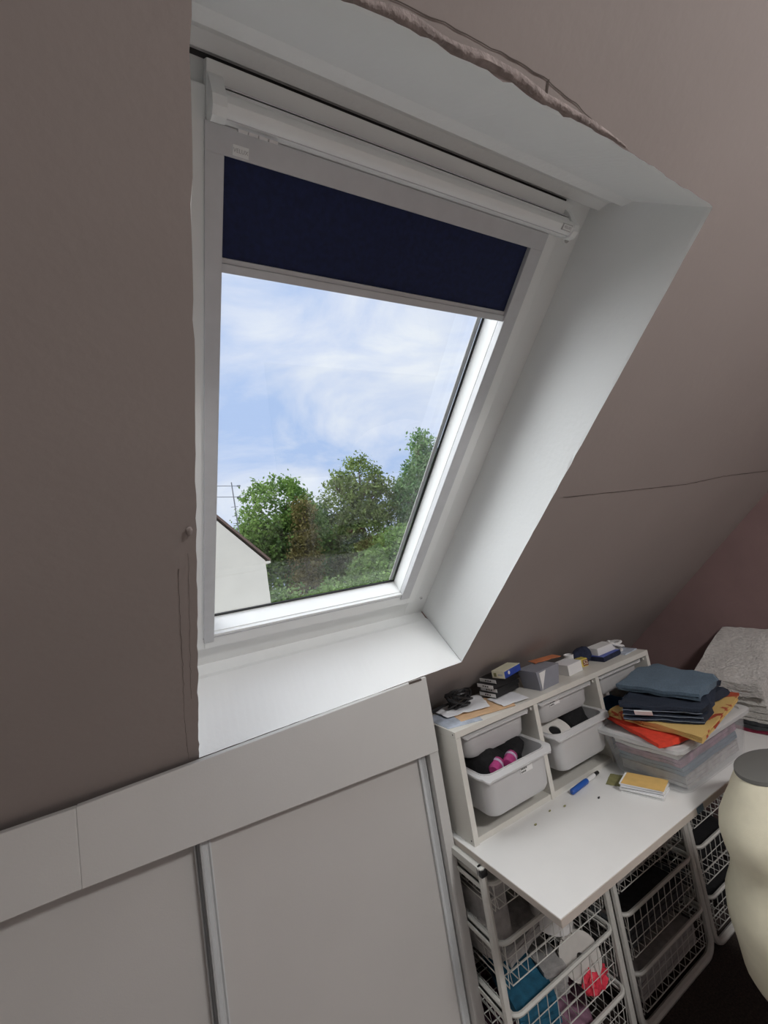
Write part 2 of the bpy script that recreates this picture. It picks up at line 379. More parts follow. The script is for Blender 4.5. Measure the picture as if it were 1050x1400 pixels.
# reveals, from the hole outline to the window frame
def strip(name, outer, prof):
    """outer: list of (x,s) at d=0; prof: list of functions giving the ring at depth d"""
    b = MB(); rows = [[RP(x, s, 0) for x, s in outer]]
    for d, fn in prof: rows.append([RP(*fn(x, s), d) for x, s in outer])
    V = [p for r_ in rows for p in r_]; n = len(outer)
    Fc = [(a * n + i, a * n + i + 1, (a + 1) * n + i + 1, (a + 1) * n + i) for a in range(len(rows) - 1) for i in range(n - 1)]
    return b.add(V, Fc).build(name, 'reveal', kind='structure')
eb2 = eb + [er[0]]; er2 = er + [et[0]]; et2 = et + [el[0]]; el2 = el + [eb[0]]
cl = lambda x, a, b_: a + (b_ - a) * x
fx = lambda x: .070 + (x - .070) / (.866 - .070) * (.864 - .070)
strip('wall_reveal_sill', eb2, [(.006, lambda x, s: (x, .269 + (x - .07) * .053)), (.20, lambda x, s: (fx(x), .285 + (x - .07) * .009)), (.214, lambda x, s: (fx(x), .279 + (x - .07) * .006)), (D0 + .01, lambda x, s: (fx(x), .281))])
strip('wall_reveal_right', er2, [(.006, lambda x, s: (.863 + .003 * (s - .3), s)), (.12, lambda x, s: (.8635, .297 + (s - .311) / 1.242 * (1.562 - .297))), (D0 + .01, lambda x, s: (.864, .281 + (s - .311) / 1.242 * (1.550 - .281)))])
strip('wall_reveal_top', et2, [(.006, lambda x, s: (x, float(np.interp(x, [q[0] for q in tp[::-1]], [q[1] for q in tp[::-1]])) - .001)), (.150, lambda x, s: (fx(x), 1.546)), (.172, lambda x, s: (fx(x), 1.536)), (.190, lambda x, s: (fx(x), 1.541)), (.206, lambda x, s: (fx(x), 1.538)), (.222, lambda x, s: (fx(x), 1.524)), (D0 + .01, lambda x, s: (fx(x), 1.528))])
strip('wall_reveal_left', el2, [(.006, lambda x, s: (.0695, s)), (D0 + .01, lambda x, s: (.064, .281 + (s - .269) / 1.284 * (1.528 - .281)))])

# the rest of the room
sB = sC  # opposite slope mirrors this one
MB().rng((XR, -4.2, 0), (XR + .08, YK + .1, 2.6)).build('wall_right', 'gable', kind='structure')
MB().rng((XL - .08, -4.2, 0), (XL, YK + .1, 2.6)).build('wall_left', 'wall', kind='structure')
MB().rng((XL, YK, 0), (XR, YK + .06, 1.0 + sK * ST + .03)).build('wall_knee', 'wall', kind='structure')
MB().rng((XL, YB, ZC), (XR, YC + .01, ZC + .06)).build('ceiling_flat', 'wall', kind='structure')
YF = YB - (ZC - .78) / ST * CT
MB().rng((XL, YF - .06, 0), (XR, YF, .80)).build('wall_far_knee', 'wall', kind='structure')
# far slope with an added, unseen roof window that lets in fill light
def RQ(x, s, d): # s from knee up, mirrored
    return (x, YF + s * CT - d * ST, .78 + s * ST + d * CT)
sT = (ZC - .78) / ST
b = MB(); h0, h1, q0, q1 = -.3, .8, .65, 1.85
for (x0, x1, s0, s1) in ((XL, h0, 0, sT), (h1, XR, 0, sT), (h0, h1, 0, q0), (h0, h1, q1, sT)):
    P = [RQ(x, s, d) for d in (0, .2) for x, s in ((x0, s0), (x1, s0), (x1, s1), (x0, s1))]
    b.add(P, [(0, 1, 2, 3), (7, 6, 5, 4), (0, 4, 5, 1), (1, 5, 6, 2), (2, 6, 7, 3), (3, 7, 4, 0)])
b.build('ceiling_far_slope', 'wall', kind='structure')
w2 = thing('window_fill', None, None, kind='structure')
b = MB()
for (x0, x1, s0, s1) in ((h0, h0 + .07, q0, q1), (h1 - .07, h1, q0, q1), (h0, h1, q0, q0 + .07), (h0, h1, q1 - .07, q1), (.215, .285, q0, q1)):
    P = [RQ(x, s, d) for d in (.10, .17) for x, s in ((x0, s0), (x1, s0), (x1, s1), (x0, s1))]
    b.add(P, [(0, 1, 2, 3), (7, 6, 5, 4), (0, 4, 5, 1), (1, 5, 6, 2), (2, 6, 7, 3), (3, 7, 4, 0)])
b.build('frame', 'upvc', w2)
MB().add([RQ(x, s, .14) for x, s in ((h0 + .05, q0 + .05), (h1 - .05, q0 + .05), (h1 - .05, q1 - .05), (h0 + .05, q1 - .05))], [(0, 1, 2, 3)]).build('glass_pane', 'glass', w2)

# ------------------------------------------------------------------ roof window
def rbox(b, x0, x1, s0, s1, d0, d1, bev=.002):
    q = MB().rng((x0, s0, d0), (x1, s1, d1), bev); q.map(RP); b.add(q.v, q.f); return b
win = thing('window_1', None, None, kind='structure')
def rring(x0, x1, s0, s1, wl, wr, wb, wt, d0, d1, bev=.002):
    b = MB()
    rbox(b, x0, x0 + wl, s0, s1, d0, d1, bev); rbox(b, x1 - wr, x1, s0, s1, d0, d1, bev)
    rbox(b, x0 + wl, x1 - wr, s0, s0 + wb, d0, d1, bev); rbox(b, x0 + wl, x1 - wr, s1 - wt, s1, d0, d1, bev); return b
rring(.045, .866, .279, 1.532, .052, .082, .100, .045, D0, .30).build('frame', 'upvc', win)
sash = rring(.092, .787, .376, 1.494, .024, .031, .053, .035, .226, .2880).build('sash', 'upvc', win)
b = MB(); rbox(b, .112, .139, .425, 1.46, .262, .2880, .001); rbox(b, .722, .760, .425, 1.46, .240, .2880, .001); rbox(b, .139, .722, .400, .431, .236, .2880, .001)
b.build('glazing_bead', 'upvc', sash)
rring(.134, .7245, .426, 1.45, .010, .0065, .0115, .006, .2845, .2883, 0).build('gasket', 'gasket', sash)
b = MB(); rbox(b, .7095, .7175, .437, 1.45, .2895, .2905, 0); b.build('spacer_bar', 'alu', sash)
b = MB(); rbox(b, .7045, .7095, .437, 1.45, .2895, .2905, 0); b.build('spacer_bar', 'greyink', sash)
b = MB(); rbox(b, .7870, .7895, .376, 1.47, .2445, .247, 0); rbox(b, .097, .7895, .3735, .376, .2445, .247, 0); b.build('sash_shadow_line', 'greybox', sash)  # dark strips paint in the shadow line along the sash step
MB().add([RP(x, s, d) for d in (.2885, .2925) for x, s in ((.130, .420), (.730, .420), (.730, 1.46), (.130, 1.46))], [(0, 1, 2, 3)]).build('glass_pane', 'glass', win)
b = MB(); rbox(b, .112, .70, .418, .4225, .2245, .227, 0); rbox(b, .70, .752, .418, .4225, .2245, .227, 0); b.build('seam', 'alu', sash)
# dark slot above the head
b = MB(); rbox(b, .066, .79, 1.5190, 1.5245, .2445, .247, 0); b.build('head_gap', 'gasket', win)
# ventilation flap: back plate, rounded bar, end brackets
vf = thing('ventilation_flap', None, None); vf.parent = win; 
del vf['_loc']
b = MB(); rbox(b, .116, .790, 1.462, 1.5188, .222, .247, .002); b.build('back_plate', 'upvc', win)
prof = [(1.463, .224), (1.4625, .206), (1.464, .196), (1.468, .188), (1.474, .183), (1.481, .182), (1.487, .186), (1.490, .193), (1.4905, .200), (1.494, .203), (1.495, .224)]
MB().loft([[RP(x, s, d) for s, d in prof] for x in (.134, .774)]).build('flap_bar', 'upvc', win, True)
bpy.data.objects.remove(vf)
b = MB(); rbox(b, .1345, .7735, 1.4955, 1.4975, .205, .224, 0); rbox(b, .1345, .7735, 1.4655, 1.4668, .1905, .1925, 0); b.build('flap_groove', 'alu', win)
pr_l = [(1.461, .226), (1.460, .196), (1.466, .184), (1.476, .180), (1.486, .184), (1.493, .196), (1.503, .212), (1.508, .226)]
MB().loft([[RP(x, s, d) for s, d in pr_l] for x in (.117, .134)]).build('end_bracket', 'upvc', win)
MB().loft([[RP(x, s, d) for s, d in pr_l] for x in (.774, .788)]).build('end_bracket', 'upvc', win)
for x0 in (.150, .163, .176, .189):
    b = MB(); rbox(b, x0, x0 + .0115, 1.458, 1.4612, .193, .199, 0); b.build('hinge_clip', 'white', win)
# little tags on the flap and on the blind head
def RM(x, s, d): # matrix: local x along width, local y up the slope, local z into the room
    o = Vector(RP(x, s, d)); ex = Vector((1, 0, 0)); ey = Vector((0, -CT, ST)); ez = Vector((0, -ST, -CT))
    return Matrix(((ex.x, ey.x, ez.x, o.x), (ex.y, ey.y, ez.y, o.y), (ex.z, ey.z, ez.z, o.z), (0, 0, 0, 1)))
b = MB(); rbox(b, .742, .766, 1.472, 1.483, .1800, .183, 0); tg = b.build('name_tag', 'greyink', win)
b = MB(); rbox(b, .7432, .7648, 1.4732, 1.4818, .1796, .181, 0); b.build('tag_plate', 'upvc', tg)
text('tag_lettering', 'VELUX', .0062, 'greyink', RM(.754, 1.4775, .1794), tg)
# screw plugs on the frame
for x, s, m in ((.832, 1.464, 'upvc'), (.833, .362, 'upvc')):
    R_ = .0095 if s > 1 else .006
    p = MB().loft([[RP(x + R_ * k * math.cos(a * .3927), s + R_ * k * math.sin(a * .3927), d) for a in range(16)] for k, d in ((1, .2465), (1, .2425), (.78, .2425))]).build('screw_plug', m, win)
    MB().loft([[RP(x + R_ * k * math.cos(a * .3927), s + R_ * k * math.sin(a * .3927), d) for a in range(16)] for k, d in ((.74, .2465), (.74, .2422))]).build('plug_recess', 'greyink', p)

# blackout blind running in the sash
bl = thing('roller_blind', 'navy blackout roller blind lowered a little in silver side channels', 'blind', RP(.43, 1.43, .24))
b = MB(); rbox(b, .114, .139, .405, 1.431, .2215, .262, .002); b.build('side_channel', 'alu', bl)
b = MB(); rbox(b, .7225, .7565, .405, 1.431, .2215, .240, .002); b.build('side_channel', 'alu', bl)
b = MB(); rbox(b, .114, .7565, 1.4305, 1.4615, .2215, .28, .002); hb = b.build('head_cassette', 'alu', bl)
b = MB(); rbox(b, .149, .170, 1.4335, 1.4455, .2205, .222, 0); lb = b.build('name_label', 'upvc', hb)
text('label_lettering', 'VELUX', .0065, 'greyink', RM(.1595, 1.4395, .2202), hb)
b = MB(); rbox(b, .137, .724, 1.304, 1.4315, .232, .2335, 0); b.build('blind_fabric', 'navy', bl)
b = MB(); rbox(b, .137, .724, 1.2885, 1.3015, .226, .240, .002); rbox(b, .137, .724, 1.3015, 1.3085, .2285, .238, .001); b.build('bottom_bar', 'alu', bl)

# ------------------------------------------------------------------ closet under the slope
FY = 1.18
cf = thing('closet_front', None, None, (0, FY, 0), kind='structure'); cf.name = 'trim_1'
def fz(x): return 1.026 - .041 * (x + .3)
V = []
def board(x0, x1, z00, z10, z01, z11, nm):
    P = [(x0, FY, z00), (x1, FY, z10), (x1, FY, z11), (x0, FY, z01), (x0, FY + .019, z00), (x1, FY + .019, z10), (x1, FY + .019, z11), (x0, FY + .019, z01)]
    bm = bmesh.new(); vs = [bm.verts.new(p) for p in P]
    for f in ((0, 1, 2, 3), (7, 6, 5, 4), (0, 4, 5, 1), (1, 5, 6, 2), (2, 6, 7, 3), (3, 7, 4, 0)): bm.faces.new([vs[i] for i in f])
    bmesh.ops.recalc_face_normals(bm, faces=bm.faces[:]); bmesh.ops.bevel(bm, geom=bm.edges[:], offset=.0015, segments=1, affect='EDGES')
    bm.verts.index_update(); MB().add([v.co.copy() for v in bm.verts], [[v.index for v in f.verts] for f in bm.faces]).build(nm, 'fascia', cf); bm.free()
board(XL, -.1702, 1.060, 1.0215, 1.188, 1.1765, 'fascia_board')
board(-.1700, .718, 1.0210, .984, 1.1775, 1.203, 'fascia_board')
MB().rng((.655, FY - .001, 1.1965), (.70, FY + .004, 1.2025)).build('slot', 'crack', cf)
MB().rng((.686, FY + .004, 0), (.718, FY + .075, .990), .0015).build('end_post', 'fascia', cf)
MB().rng((.700, FY + .076, 0), (.716, YK, .80)).build('side_panel', 'fascia', cf)
def sdoor(nm, x0, x1, y0, left_stile, right_stile):
    d_ = thing(nm, None, None, ((x0 + x1) / 2, y0, 0), kind='structure')
    MB().rng((x0, y0, .012), (x1, y0 + .012, 1.06), .001).build('door_panel', 'door', d_)
    for x, k in ((x0, left_stile), (x1, right_stile)):
        if not k: continue
        sg = 1 if x == x0 else -1
        pf = [(0, .013), (0, -.010), (.004, -.012), (.007, -.008), (.012, -.0035), (.017, -.0045), (.0205, -.010), (.0235, -.010), (.0235, .013)]
        MB().loft([[(x + sg * (u - .001), y0 + w, z) for u, w in pf] for z in (.012, 1.06)]).build('door_stile', 'stile', d_, False)
    return d_
sdoor('door_1', .052, .681, FY + .036, True, True)
sdoor('door_2', -.75, .062, FY + .066, False, True)
sdoor('door_3', -1.60, -.74, FY + .036, True, True)
sdoor('door_4', XL, -1.59, FY + .066, False, False)

# ------------------------------------------------------------------ added fill lamp, unseen on the ceiling behind the viewer
lp = thing('ceiling_fill_lamp', 'added round frosted fill lamp mounted on the flat ceiling', 'lamp', (1.0, -.95, ZC))
MB().loft([[(1.0 + r_ * math.cos(a * math.pi / 16), -.95 + r_ * math.sin(a * math.pi / 16), z) for a in range(32)] for r_, z in ((.20, ZC), (.20, ZC - .02), (.19, ZC - .03))]).build('base_plate', 'upvc', lp, True)
em = bpy.data.materials.new('lit_fill_lamp_bowl'); em.use_nodes = True
eb_ = em.node_tree.nodes['Principled BSDF']; eb_.inputs['Base Color'].default_value = (.85, .84, .8, 1); eb_.inputs['Emission Color'].default_value = (1, .975, .97, 1); eb_.inputs['Emission Strength'].default_value = 74.0
MB().loft([[(1.0 + r_ * math.cos(a * math.pi / 16), -.95 + r_ * math.sin(a * math.pi / 16), z) for a in range(32)] for r_, z in ((.185, ZC - .03), (.18, ZC - .06), (.14, ZC - .085), (.06, ZC - .098), (.01, ZC - .1))], False, True).build('fill_lamp_bowl', em, lp, True)

# ------------------------------------------------------------------ desk: top on two basket frames
ZD = .735
dk = thing('desk_top', 'white laminate desk top with beige edge band resting on the basket frames', 'desk top', (1.45, 1.1, ZD))
MB().rng((.722, .802, ZD - .0175), (2.21, 1.45, ZD), .0008).build('board', 'lam', dk)
MB().rng((.7212, .8005, ZD - .018), (2.21, .8019, ZD - .0012)).build('edge_band', 'edge', dk)
MB().rng((.7205, .8019, ZD - .018), (.7219, 1.45, ZD - .0012)).build('edge_band', 'edge', dk)
MB().rng((1.30, .7995, ZD - .018), (1.335, .8004, ZD - .001)).build('tape_patch', 'slate', dk)
FT = ZD - .018
def arc(cx, cz, r, a0, a1, n, y): return [(cx + r * math.cos(math.radians(a0 + (a1 - a0) * i / n)), y, cz + r * math.sin(math.radians(a0 + (a1 - a0) * i / n))) for i in range(n + 1)]
FZ = .0685
LEV = (.668, .520, .348, .178)
def basket_frame(x0, x1, label):
    t_ = thing('basket_frame', label, 'frame', ((x0 + x1) / 2, 1.33, 0))
    r_ = .0115
    for y in (1.065, 1.585):
        pts = [(x0, y, FT - .001)] + arc(x0 + .045, FZ, .045, 180, 270, 5, y) + arc(x1 - .045, FZ, .045, 270, 360, 5, y) + [(x1, y, FT - .001)]
        MB().tube(pts, r_, 8).build('end_hoop', 'frame', t_, True)
    for x, sg in ((x0, 1), (x1, -1)):
        MB().rng((x - .009, 1.065, FT - .022), (x + .009, 1.585, FT - .001), .003).build('top_rail', 'frame', t_)
        for z in LEV:
            b = MB(); b.rng((x + sg * .004 - .005, 1.068, z - .018), (x + sg * .004 + .005, 1.582, z - .0065), .0015); b.rng((x + sg * .013 - .010, 1.068, z - .0105), (x + sg * .013 + .010, 1.582, z - .0065))
            b.build('runner', 'frame', t_)
    MB().box((x0, 1.062, FT - .012), (.022, .02, .018), 0, .004).build('plastic_stop', 'blackp', t_)
    return t_
A0, A1, B0, B1, C0, C1 = .715, 1.163, 1.198, 1.628, 1.653, 2.09
basket_frame(A0, A1, 'white tube basket frame under the desk end beside the closet')
basket_frame(B0, B1, 'white tube basket frame under the middle of the desk')
basket_frame(C0, C1, 'white tube basket frame under the desk end next to the mauve wall')
def basket(x0, x1, z, h, label, y0=1.052, y1=1.57, seed=0, grid=.034):
    t_ = thing('wire_basket', label, 'basket', ((x0 + x1) / 2, (y0 + y1) / 2, z - h), 'wire baskets in the desk frames')
    rr = .028
    p = [((x0 + x1) / 2 + a, (y0 + y1) / 2 + c_, z) for a, c_ in rrect(x1 - x0, y1 - y0, rr, 4)]
    MB().tube(p, .0062, 6, True).build('rim', 'frame', t_, True)
    b = MB(); w = .0016; ins = .012
    X0, X1, Y0, Y1 = x0 + ins, x1 - ins, y0 + .002, y1 - ins; zb = z - h
    nx = int((X1 - X0) / grid); ny = int((Y1 - Y0) / grid); nh = max(2, int(h / grid))
    for i in range(nx + 1):
        x = X0 + (X1 - X0) * i / nx
        b.tube([(x, Y0, z), (x, Y0 + .012, zb), (x, Y1 - .012, zb), (x, Y1, z)], w, 4)
    for j in range(ny + 1):
        y = Y0 + .012 + (Y1 - Y0 - .024) * j / ny
        b.tube([(X0, y, z), (X0 + .012, y, zb), (X1 - .012, y, zb), (X1, y, z)], w, 4)
    for k in range(nh + 1):
        q = k / nh; zz = z - .004 - (h - .004) * q; i_ = .012 * q
        b.tube([(X0 + i_, Y0 + i_, zz), (X1 - i_, Y0 + i_, zz), (X1 - i_, Y1 - i_, zz), (X0 + i_, Y1 - i_, zz)], w, 4, True)
    b.build('wire_mesh', 'frame', t_, kind='stuff'); return t_
bl_ = ['topmost', 'second', 'third', 'lowest']
for k, (z, h) in enumerate(zip(LEV, (.075, .115, .135, .12))):
    basket(A0 + .012, A1 - .012, z, h, 'white wire basket, %s of the frame beside the closet' % bl_[k])
    basket(B0 + .012, B1 - .012, z, h, 'white wire basket, %s of the frame under the middle of the desk' % bl_[k])

for k in (0, 1, 2, 3):
    basket(C0 + .012, C1 - .012, LEV[k], (.075, .115, .135, .12)[k], 'white wire basket, %s of the frame next to the mauve wall' % bl_[k])
# things in the baskets
def inb(k): return LEV[k] - (.075, .115, .135, .12)[k] + .003
z2, z3, z4 = inb(1), inb(2), inb(3)
o = MB().box((.785, 1.20, z2 + .085), (.075, .14, .17), .2, .004); tag(o.build('carton', 'greycloth'), 'pale grey upright carton in the second basket beside the closet', 'box')
q = thing('tape_roll', 'white roll of tape lying in the second basket beside the closet', 'tape roll', (1.0, 1.13, z2))
def disc(c, R1, R0, w, ax, n=24):
    ax = Vector(ax).normalized(); u = ax.orthogonal().normalized(); v = ax.cross(u); c = Vector(c); b = MB()
    rg = [[c + (u * math.cos(2 * math.pi * i / n) + v * math.sin(2 * math.pi * i / n)) * r_ + ax * h for i in range(n)] for r_, h in ((R1, -w / 2), (R1, w / 2), (R0, w / 2), (R0, -w / 2), (R1, -w / 2))]
    return b.loft(rg, False, False)
disc((.985, 1.13, z2 + .03), .062, .038, .05, (.15, -.1, 1)).build('tape_ring', 'white', q, True)
o = folded([(.78, 1.10), (.97, 1.13), (.95, 1.40), (.77, 1.38)], z2 + .0, 3, .012, 31, .02, .01); tag(o.build('folded_paper_bag', 'greycloth', smooth=True), 'crumpled pale grey cloth in the second basket beside the closet', 'cloth')
tag(blob((1.03, 1.36, z2 + .05), (.20, .30, .15), 41).build('black_garment', 'black', smooth=True), 'black crumpled garment in the second basket beside the closet', 'garment')
# cream reel leaning against the front of basket three
q = thing('ribbon_reel', 'flat cream card reel with a round hole leaning in the third basket', 'reel', (1.07, 1.12, z3))
disc((1.045, 1.108, .292), .063, .010, .006, (-.62, -1, .42)).build('reel_disc', 'reel', q, True)
disc((1.051, 1.118, .288), .036, .011, .014, (-.62, -1, .42)).build('hub', 'greycloth', q, True)
tag(folded([(.79, 1.11), (.90, 1.08), (.98, 1.32), (.86, 1.36)], z3, 5, .013, 51, .02, .008).build('teal_cloth', 'teal', smooth=True), 'folded teal blue cloth in the third basket beside the closet', 'cloth')
tag(folded([(.92, 1.14), (.985, 1.12), (1.05, 1.40), (.98, 1.42)], z3, 6, .012, 55, .012, .006).build('grey_cloth', 'greycloth', smooth=True), 'folded pale grey cloth beside the teal cloth in a basket', 'cloth')
tag(blob((1.066, 1.086, .228), (.100, .045, .070), 61, .4, 3).build('net_bag', 'hotred', smooth=True), 'crumpled coral red net behind the cream reel', 'net')
tag(blob((1.06, 1.42, z3 + .05), (.18, .22, .15), 63).build('black_garment', 'black', smooth=True), 'black crumpled garment in the third basket beside the closet', 'garment')
tag(blob((.93, 1.25, z4 + .045), (.34, .34, .13), 71, .3, 2.4).build('mauve_garment', 'purple', smooth=True), 'mauve crumpled garment in the lowest basket beside the closet', 'garment')
for k, (m_, lab) in enumerate((('greycloth', 'pale grey folded linen in the topmost basket under the middle of the desk'), ('greycloth', 'pale grey folded linen in the second basket under the middle of the desk'), ('darkgrey', 'charcoal folded linen in the third basket under the middle of the desk'), ('greycloth', 'pale grey folded linen in the lowest basket under the middle of the desk'))):
    zz = inb(k); n_l = (2, 4, 3, 4)[k]
    tag(folded([(B0 + .05, 1.085), (B1 - .05, 1.085), (B1 - .06, 1.45), (B0 + .05, 1.45)], zz, n_l, .016, 81 + k, .012, .006).build('folded_linen', m_, smooth=True), lab, 'linen')
tag(folded([(A0 + .05, 1.10), (A1 - .06, 1.09), (A1 - .06, 1.45), (A0 + .05, 1.45)], inb(0), 2, .014, 91, .012, .006).build('folded_linen', 'greycloth', smooth=True), 'pale grey folded linen in the topmost basket beside the closet', 'linen')

for k in (1, 2, 3):  # black filler darkens these baskets in place of shade under the desk
    tag(blob(((C0 + C1) / 2, 1.27, inb(k) + .04), (.34, .36, .12), 95 + k, .25, 2).build('dark_filler', 'black', smooth=True), 'black crumpled filler standing for shade in the %s basket next to the mauve wall' % bl_[k], 'garment')
# ------------------------------------------------------------------ three-bay storage frame on the desk
XS, YS, HS, DS = .738, 1.109, .3125, .205
ZT = ZD + HS
st = thing('storage_shelf', 'white three-bay storage frame with bins standing on the desk', 'shelf', (XS + .495, YS + .1, ZD))
for nm, xx in (('side_panel', XS), ('divider', XS + .324), ('divider', XS + .648), ('side_panel', XS + .972)):
    p = MB().rng((xx, YS, ZD), (xx + .018, YS + DS, ZT - .0185), .0008).build(nm, 'lam2', st)
    for zz in (.9095, 1.0125):
        for sd_ in ((1,) if xx == XS else ((-1,) if xx > 1.6 else (-1, 1))):
            xa = xx + .018 if sd_ > 0 else xx - .006
            MB().rng((xa, YS + .012, zz + .0), (xa + .006, YS + DS, zz + .008)).build('bin_rail', 'lam2', p)
MB().rng((XS, YS, ZT - .018), (XS + .99, YS + DS, ZT), .0008).build('top_board', 'lam2', st)
MB().rng((XS + .0185, YS + .004, ZD), (XS + .9715, YS + DS, ZD + .016), .0008).build('bottom_board', 'lam2', st)
for zz in (ZT - .009, ZD + .012): disc((XS - .0002, YS + .012, zz), .0022, .0003, .0012, (1, 0, 0), 8).build('screw', 'ink', st)
def bin_(c, z, label, wdt=.292, dep=.198, h=.108, lip=True, m='binp'):
    t_ = thing('storage_bin', label, 'bin', (c[0], c[1], z), 'frosted plastic bins in the storage frame')
    b = MB(); zt = z + h; rr = .030
    R_ = lambda w, d_, zz: ring(rrect(w, d_, rr, 5), c, zz)
    wi = wdt - .034; di = dep - .03
    b.loft([R_(wi - .05, di - .05, z), R_(wi - .025, di - .022, z + .004), R_(wi - .012, di - .01, z + .018), R_(wi, di, zt - .010), R_(wi, di, zt), R_(wi - .005, di - .005, zt), R_(wi - .017, di - .015, z + .020), R_(wi - .03, di - .027, z + .007)])
    b.build('tub', m, t_, True)
    f = MB(); f.loft([R_(wi - .003, di - .003, zt - .002), R_(wdt, dep, zt - .002), R_(wdt, dep, zt - .007), R_(wdt - .004, dep - .004, zt - .007), R_(wi - .002, di - .002, zt - .0045)], False, False)
    # drooping lip along the front
    def drop(x, y, zz):
        k = max(0, min(1, (c[1] - dep / 2 + .012 - y) / .010)); e = max(0, 1 - (abs(x - c[0]) / (wdt * .43)) ** 4)
        return (x, y, zz - (k * .012 * (1 - e) if lip else 0))
    f.map(drop).build('rim', m, t_, True)
    return t_
def sticker(t_, c, y, z, w=.05, h=.016):
    s_ = MB().rng((c - w / 2, y, z - h / 2), (c + w / 2, y + .0012, z + h / 2)).build('label_sticker', 'white', t_)
    for k, (a, l_) in enumerate(((.0, .62), (.34, .5))):
        for j in range(int(9 * l_)):
            MB().rng((c - w * .44 + j * w * .1, y - .0003, z + h * (.28 - .5 * k) - .0025), (c - w * .44 + j * w * .1 + w * .07, y, z + h * (.28 - .5 * k) + .0022)).build('print_mark', 'ink', s_)
bay = [XS + .018 + .153, XS + .342 + .153, XS + .666 + .153]
zl, zu = .800, .940
bU1 = bin_((bay[0], YS + .103), zu, 'closed-in upper frosted bin in the bay beside the closet', h=.088)
bL1 = bin_((bay[0], YS + .035), zl, 'lower frosted bin pulled out with black cloth and pink rolls', h=.125)
bU2 = bin_((bay[1], YS + .103), zu, 'upper frosted bin with printed sticker in the middle bay', h=.088)
bL2 = bin_((bay[1], YS + .055), zl, 'lower frosted bin in the middle bay holding a grey reel', h=.125)
bU3 = bin_((bay[2], YS + .108), zu, 'upper frosted bin in the bay behind the folded jeans', h=.088)
sticker(bL1, bay[0] + .028, YS + .035 - .0845 - .0005, zl + .092)
sticker(bU2, bay[1] - .055, YS + .103 - .0845 - .0005, zu + .060)
def soft(name, c, d, seed, m, lab, cat='cloth', **k): return tag(blob(c, d, seed, **k).build(name, m, smooth=True), lab, cat)
soft('black_cloth', (bay[0] - .045, YS + .05, zl + .098), (.15, .12, .11), 3, 'black', 'black cloth bundle heaped in the pulled-out bin')
soft('black_cloth', (bay[0] + .055, YS + .06, zl + .108), (.12, .10, .11), 14, 'black', 'second black cloth bundle at the divider end of the pulled-out bin', amp=.35)
for k, (dx, lab) in enumerate(((-.045, 'magenta hair roller with lilac band against the black cloth'), (.012, 'darker magenta hair roller beside the lilac banded one'))):
    q = thing('hair_roller', lab, 'hair roller', (bay[0] + dx, YS - .005, zl + .10))
    cx_ = bay[0] + dx; cy_ = YS - .004; cz_ = zl + .112
    ax = Vector((.85, .45, .1)).normalized()
    P = [Vector((cx_, cy_, cz_)) + ax * s_ for s_ in (-.027, -.023, .0, .020, .025)]
    MB().tube(P, [.013, .0175, .0185, .0175, .013], 14).build('roller_body', 'pink', q, True)
    disc(Vector((cx_, cy_, cz_)) + ax * .004, .0192, .017, .010, ax).build('roller_band', 'lilac', q, True)
q = thing('ribbon_reel', 'grey card reel with dark hole in the middle lower bin', 'reel', (bay[1] - .07, YS + .02, zl + .08))
disc((bay[1] - .070, YS + .03, zl + .106), .060, .020, .010, (-.1, -.55, 1)).build('reel_disc', 'reel', q, True)
disc((bay[1] - .070, YS + .031, zl + .104), .0205, .0005, .006, (-.1, -.55, 1)).build('reel_hole', 'black', q, True)
soft('black_cloth', (bay[1] + .055, YS + .07, zl + .098), (.13, .13, .10), 22, 'black', 'black cloth bundle in the middle lower bin')
soft('pink_cloth', (bay[1] - .02, YS + .02, zl + .045), (.12, .06, .06), 27, 'pink', 'pink cloth seen through the front of the middle lower bin')
tag(folded([(bay[2] - .12, YS + .03), (bay[2] + .11, YS + .03), (bay[2] + .11, YS + .17), (bay[2] - .12, YS + .17)], ZD + .018, 6, .016, 24, .01, .005).build('folded_shirt', 'turq', smooth=True), 'bright blue folded cotton in the bay behind the jeans', 'cloth')

# ------------------------------------------------------------------ things on top of the storage frame
ZS = ZT + .0003
def sheet(name, pts, m, lab, cat, th=.0012, z=ZS, curl=.0, seed=0, n=8):
    Q = [Vector((*p, 0)) for p in pts]; b = MB(); V = []; Fc = []
    for sd_ in (1, 0):
        for i in range(n + 1):
            for j in range(n + 1):
                P = Q[0].lerp(Q[1], i / n).lerp(Q[3].lerp(Q[2], i / n), j / n)
                c_ = curl * max(0, nz3(i * .5 + seed, j * .5, seed)) * 2
                V.append((P.x, P.y, z + c_ + th * sd_))
    m1 = (n + 1) ** 2
    for k in (0, 1):
        for i in range(n):
            for j in range(n):
                a = k * m1 + i * (n + 1) + j; Fc.append((a, a + 1, a + n + 2, a + n + 1))
    bd = [(i, 0) for i in range(n)] + [(n, j) for j in range(n)] + [(i, n) for i in range(n, 0, -1)] + [(0, j) for j in range(n, 0, -1)]
    for (a, b_) in zip(bd, bd[1:] + bd[:1]):
        i0, i1 = a[0] * (n + 1) + a[1], b_[0] * (n + 1) + b_[1]; Fc.append((i0, i1, m1 + i1, m1 + i0))
    return tag(b.add(V, Fc).build(name, m, smooth=True), lab, cat)
sheet('printed_sheet', [(.742, 1.145), (.85, 1.112), (.90, 1.23), (.745, 1.29)], 'bluepaper', 'pale blue-grey printed sheet on the storage frame end beside the closet', 'paper', .001, ZS)
sheet('tan_envelope', [(.80, 1.155), (.99, 1.112), (1.05, 1.235), (.83, 1.285)], 'kraft', 'tan paper envelope under the white sheets on the storage frame', 'envelope', .0012, ZS + .0012, .002, 2)
